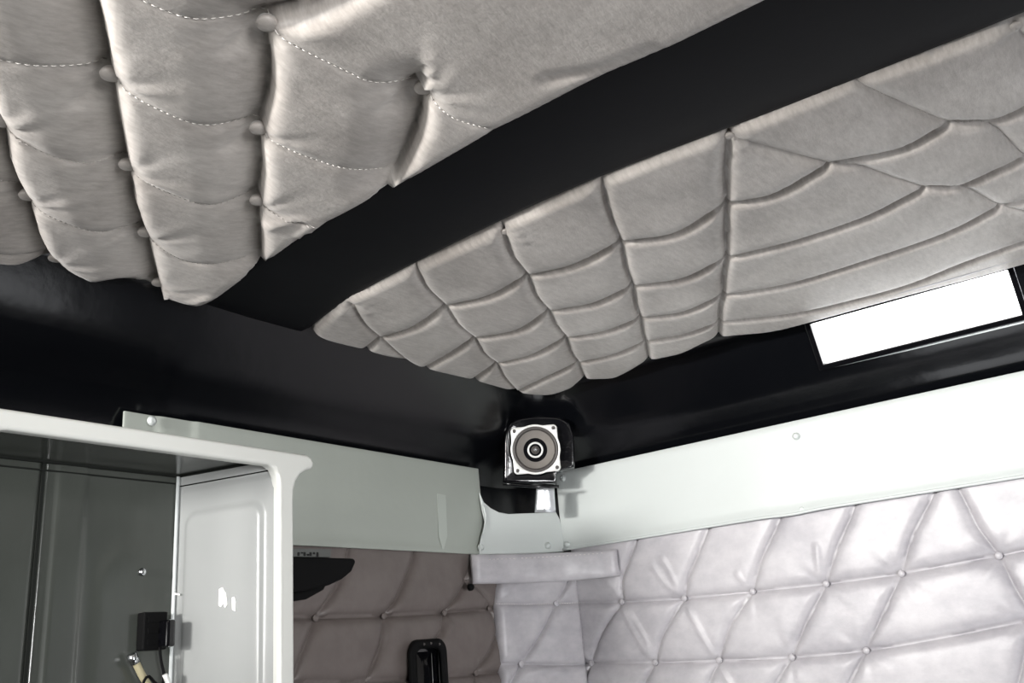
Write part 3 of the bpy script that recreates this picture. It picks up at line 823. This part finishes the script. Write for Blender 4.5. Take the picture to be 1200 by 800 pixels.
a = SA+Vector((0, 0, .2392)); b = SB+Vector((0, 0, .2392)); add_tube(bm, [a+sn*.001, b+sn*.001], .0014, 6)
zz = ons(260, 561).z
a = SA+Vector((0, 0, zz)); b = SB+Vector((0, 0, zz)); add_tube(bm, [a+sn*.0, b+sn*.0], .0008, 6)
bmobj('dark_joint', bm, M['groove'], cab)
# marks on the side panel
for poly in ([(257, 690), (261, 688), (265, 695), (266.5, 708), (264, 712), (262, 707), (259, 711), (256.5, 709)], [(272, 700), (275, 699), (276.5, 705), (276, 716), (272.5, 714)], [(205, 694.5), (211, 695.5), (211, 697.5), (205, 696.5)]):
    bm = bmesh.new(); add_prism(bm, [ons(*q, off=.0038) for q in poly], sn*.0008)
    o = bmobj('paint_chip', bm, M['chip'], cab, smooth=False); o['label'] = 'small bare white chip on the inner side panel'

p0 = Vector(ony(166.5, 670, YB-.008)); bm = bmesh.new()
add_lathe(bm, p0, (0, -1, 0), [(0, 0), (.0048, 0), (.0046, .002), (.003, .0034), (0, .004)], 16)
bmobj('screw_head', bm, M['chrome'], cab)

# switch box and cables inside the cabinet
sw = empty('power_socket', Vector(ony(178, 742, YB-.01)))
tag(sw, 'small black socket box on the cabinet back wall near its inner corner', 'socket')
a = Vector(ony(162, 718, YB-.012)); b = Vector(ony(193, 761, YB-.012))
bm = bmesh.new(); add_box(bm, ((a.x+b.x)/2-.002, YB-.016, (a.z+b.z)/2), (abs(b.x-a.x)-.006, .014, abs(a.z-b.z))); o = bmobj('box', bm, M['matteblack'], sw, smooth=False); bevel(o, .0015, 2)
bm = bmesh.new(); add_box(bm, (b.x-.010, YB-.030, (a.z+b.z)/2-.004), (.011, .020, abs(a.z-b.z)*.72)); o = bmobj('plug', bm, M['gloss'], sw, smooth=False); bevel(o, .003, 3)
bm = bmesh.new(); zc = (a.z+b.z)/2
for dz in (-.012, 0, .012): add_box(bm, (a.x+.012, YB-.0235, zc+dz), (.012, .002, .005))
bmobj('socket_slot', bm, M['matteblack'], sw, smooth=False)

def cable(name, px, off, r, m, label):
    bm = bmesh.new(); add_tube(bm, [tuple(q) for q in spline([tuple(ony(x, y, YB-.02-off)) for x, y in px], .004)], r, 10)
    o = bmobj(name, bm, m); tag(o, label, 'cable'); return o
cb = empty('tan_cable', Vector(ony(162, 780, YB-.02))); tag(cb, 'thick tan cable hanging in the cabinet left of the black wire', 'cable')
bm = bmesh.new(); add_tube(bm, [tuple(q) for q in spline([tuple(ony(x, y, YB-.02)) for x, y in [(156, 770), (161, 780), (167, 792), (176, 806), (186, 815)]], .004)], .0042, 12); bmobj('jacket', bm, M['copper'], cb)
pa, pb = Vector(ony(154.5, 766, YB-.02)), Vector(ony(159, 777, YB-.02)); bm = bmesh.new(); add_tube(bm, [pa, pb], .0052, 12); bmobj('ferrule', bm, M['chrome'], cb)
cable('black_wire', [(187, 758), (189, 775), (192, 790), (190, 803), (182, 800), (174, 792), (168, 800), (165, 815)], .008, .0016, M['matteblack'], 'thin looping black wire below the socket box in the cabinet')
cable('grey_wire', [(193, 790), (197, 800), (196, 812)], .012, .003, M['frame'], 'short grey wire end at the bottom right of the cabinet wires')

# ------------------------------------------------------------------ black fittings on the side wall
YP = 1.012
br = empty('overhead_fitting', Vector(ony(372, 670, YP))); tag(br, 'black wedge-shaped fitting under the left valance beside the cabinet edge', 'fitting')
bm = bmesh.new()
pts = [ony(x, y, YP) for x, y in [(320, 655), (399, 657), (401, 661), (396, 672), (385, 681), (370, 688), (345, 694), (320, 698)]]
add_prism(bm, pts, (0, -.03, 0)); o = bmobj('body', bm, M['matteblack'], br, smooth=True); bevel(o, .004, 3)
bm = bmesh.new(); pts = [ony(x, y, YP) for x, y in [(320, 643.5), (382, 644.5), (381, 654), (320, 653)]]
add_prism(bm, pts, (0, -.012, 0)); o = bmobj('printed_strip', bm, M['paper'], br, smooth=False); bevel(o, .0006, 2)
bm = bmesh.new()
for (x, y0, y1) in [(349, 647, 651), (353, 647, 648), (356, 647, 651), (360, 649, 651), (363, 647, 651), (367, 647, 649), (371, 647, 652)]:
    a = Vector(ony(x, y0, YP-.0125)); b = Vector(ony(x+2, y1, YP-.0125)); add_box(bm, (a+b)/2, (abs(b.x-a.x)+.0006, .0006, abs(a.z-b.z)+.0006))
bmobj('print_marks', bm, M['ink'], br, smooth=False)
bm = bmesh.new(); pts = [ony(x, y, YP) for x, y in [(320, 697), (352, 692), (375, 686), (372, 692), (352, 703), (320, 708)]]
add_prism(bm, pts, (0, -.014, 0)); o = bmobj('lower_lip', bm, M['matteblack'], br); bevel(o, .002, 2)

def rrect(px0, py0, px1, py1, r, Y, n=8, ext=None):
    a = ony(px0, py0, Y); b = ony(px1, py1, Y); x0_, x1_ = a[0], b[0]; z1_, z0_ = a[2], b[2]
    out = []
    for cx, cz, a0 in ((x1_-r, z1_-r, 0), (x0_+r, z1_-r, PI/2), (x0_+r, z0_+r, PI), (x1_-r, z0_+r, 1.5*PI)):
        for k in range(n+1):
            t = a0+PI/2*k/n; out.append(Vector((cx+r*math.cos(t), Y, cz+r*math.sin(t))))
    return out
rh = empty('recessed_handle', Vector(ony(505, 790, YP))); tag(rh, 'glossy black recessed handle with rounded bezel in the shaded wall pad', 'handle')
bm = bmesh.new()
L1 = rrect(477, 750, 531.5, 900, .022, YP-.000); L2 = rrect(479, 752, 529.5, 898, .021, YP-.010); L3 = rrect(482, 755, 526.5, 895, .018, YP-.0125); L4 = rrect(486, 759, 523, 890, .014, YP-.010); L5 = rrect(487.5, 761, 521.5, 888, .013, YP+.004)
lp = [[bm.verts.new(p) for p in l] for l in (L1, L2, L3, L4, L5)]
for a, b in zip(lp, lp[1:]):
    for k in range(len(a)): bm.faces.new((a[k], a[(k+1) % len(a)], b[(k+1) % len(a)], b[k]))
bmobj('bezel', bm, M['matteblack'], rh)
bm = bmesh.new(); bm.faces.new([bm.verts.new(p) for p in rrect(487, 760.5, 522, 889, .013, YP+.003)]); bmobj('recess_floor', bm, M['gloss'], rh, smooth=False)
bm = bmesh.new()
a = ony(488.5, 764, YP); b = ony(519.5, 887, YP)
pl_ = [Vector((x, YP-dy, a[2])) for x, dy in zip(np.linspace(a[0], b[0], 9), (-.001, .003, .005, .0055, .0075, .0055, .005, .003, -.001))]
top_ = [bm.verts.new(p) for p in pl_]; bot_ = [bm.verts.new(Vector((p.x, p.y, b[2]))) for p in pl_]
for k in range(8): bm.faces.new((top_[k], top_[k+1], bot_[k+1], bot_[k]))
bm.faces.new(top_)
bmobj('paddle', bm, M['gloss'], rh, smooth=True)
bm = bmesh.new(); xm = (a[0]+b[0])/2
add_tube(bm, [(xm, YP-.0082, a[2]-.003), (xm, YP-.0082, b[2])], .0008, 8); add_tube(bm, [(b[0]-.003, YP-.004, a[2]+.003), (b[0]-.003, YP-.004, b[2])], .0006, 8)
bmobj('highlight_line', bm, M['chrome'], rh)  # chrome lines stand for vertical highlights on the glossy recess
for x in (497, 505, 515):
    bm = bmesh.new(); add_lathe(bm, Vector(ony(x, 754.5 if x != 505 else 753.5, YP-.012)), (0, -1, 0), [(0, 0), (.0022, 0), (.0018, .001), (0, .0012)], 12); bmobj('rivet', bm, M['surround'], rh)

# ------------------------------------------------------------------ light
def area(name, loc, target, size, power, col=(1, 1, 1), sy=None, spread=180):
    d = bpy.data.lights.new(name, 'AREA'); d.energy = power; d.color = col; d.shape = 'RECTANGLE'; d.size = size; d.size_y = sy or size; d.spread = math.radians(spread)
    o = bpy.data.objects.new(name, d); COL.objects.link(o); o.location = loc
    o.rotation_euler = (Vector(target)-Vector(loc)).to_track_quat('-Z', 'Y').to_euler(); return o
area('windscreen_daylight', (-1.25, .60, .12), (1.4, .35, .25), .55, 15, (1, .99, .97), .3)
area('pad_graze_fill', (-1.2, .85, .34), (.5, .45, .44), .3, 9, (1, .98, .95), .14, 60)  # unseen lamp added to graze the folds of the ceiling pads
area('side_window_daylight', (.35, -.75, -.1), (1.48, -.38, .15), .5, 3.7, (.93, .96, 1), .4, 100)
area('cabinet_fill', (-.2, -.9, .0), (.42, .83, .18), .35, 2.4, (1, 1, 1), .4, 50)  # unseen fill lamp added to brighten the cabinet front
area('corner_fill', (.05, -.95, -.15), (1.42, .95, .04), .2, .6, (1, 1, 1), .2, 32)  # unseen spot added to brighten the corner pad and strip
area('cove_reflection_fill', (1.1, .0, -1.1), (1.1, .0, .4), .5, 4.2, (.95, .97, 1), 1.0)  # unseen lamp below, added for grey reflections in the black cove
wd = bpy.data.worlds.new('World'); bpy.context.scene.world = wd; wd.use_nodes = True
bg = wd.node_tree.nodes['Background']; bg.inputs[0].default_value = (.95, .97, 1, 1); bg.inputs[1].default_value = .03

# ------------------------------------------------------------------ camera
cd_ = bpy.data.cameras.new('Camera'); cam = bpy.data.objects.new('Camera', cd_); COL.objects.link(cam)
cd_.sensor_fit = 'HORIZONTAL'; cd_.sensor_width = 36; cd_.lens = 36*F/1200; cd_.clip_start = .01
Rm = Matrix([[RW[r][0], -RW[r][1], -RW[r][2]] for r in range(3)])
cam.matrix_world = Rm.to_4x4()
bpy.context.scene.camera = cam
vs = bpy.context.scene.view_settings; vs.view_transform = 'Standard'; vs.look = 'None'; vs.exposure = 0; vs.gamma = 1
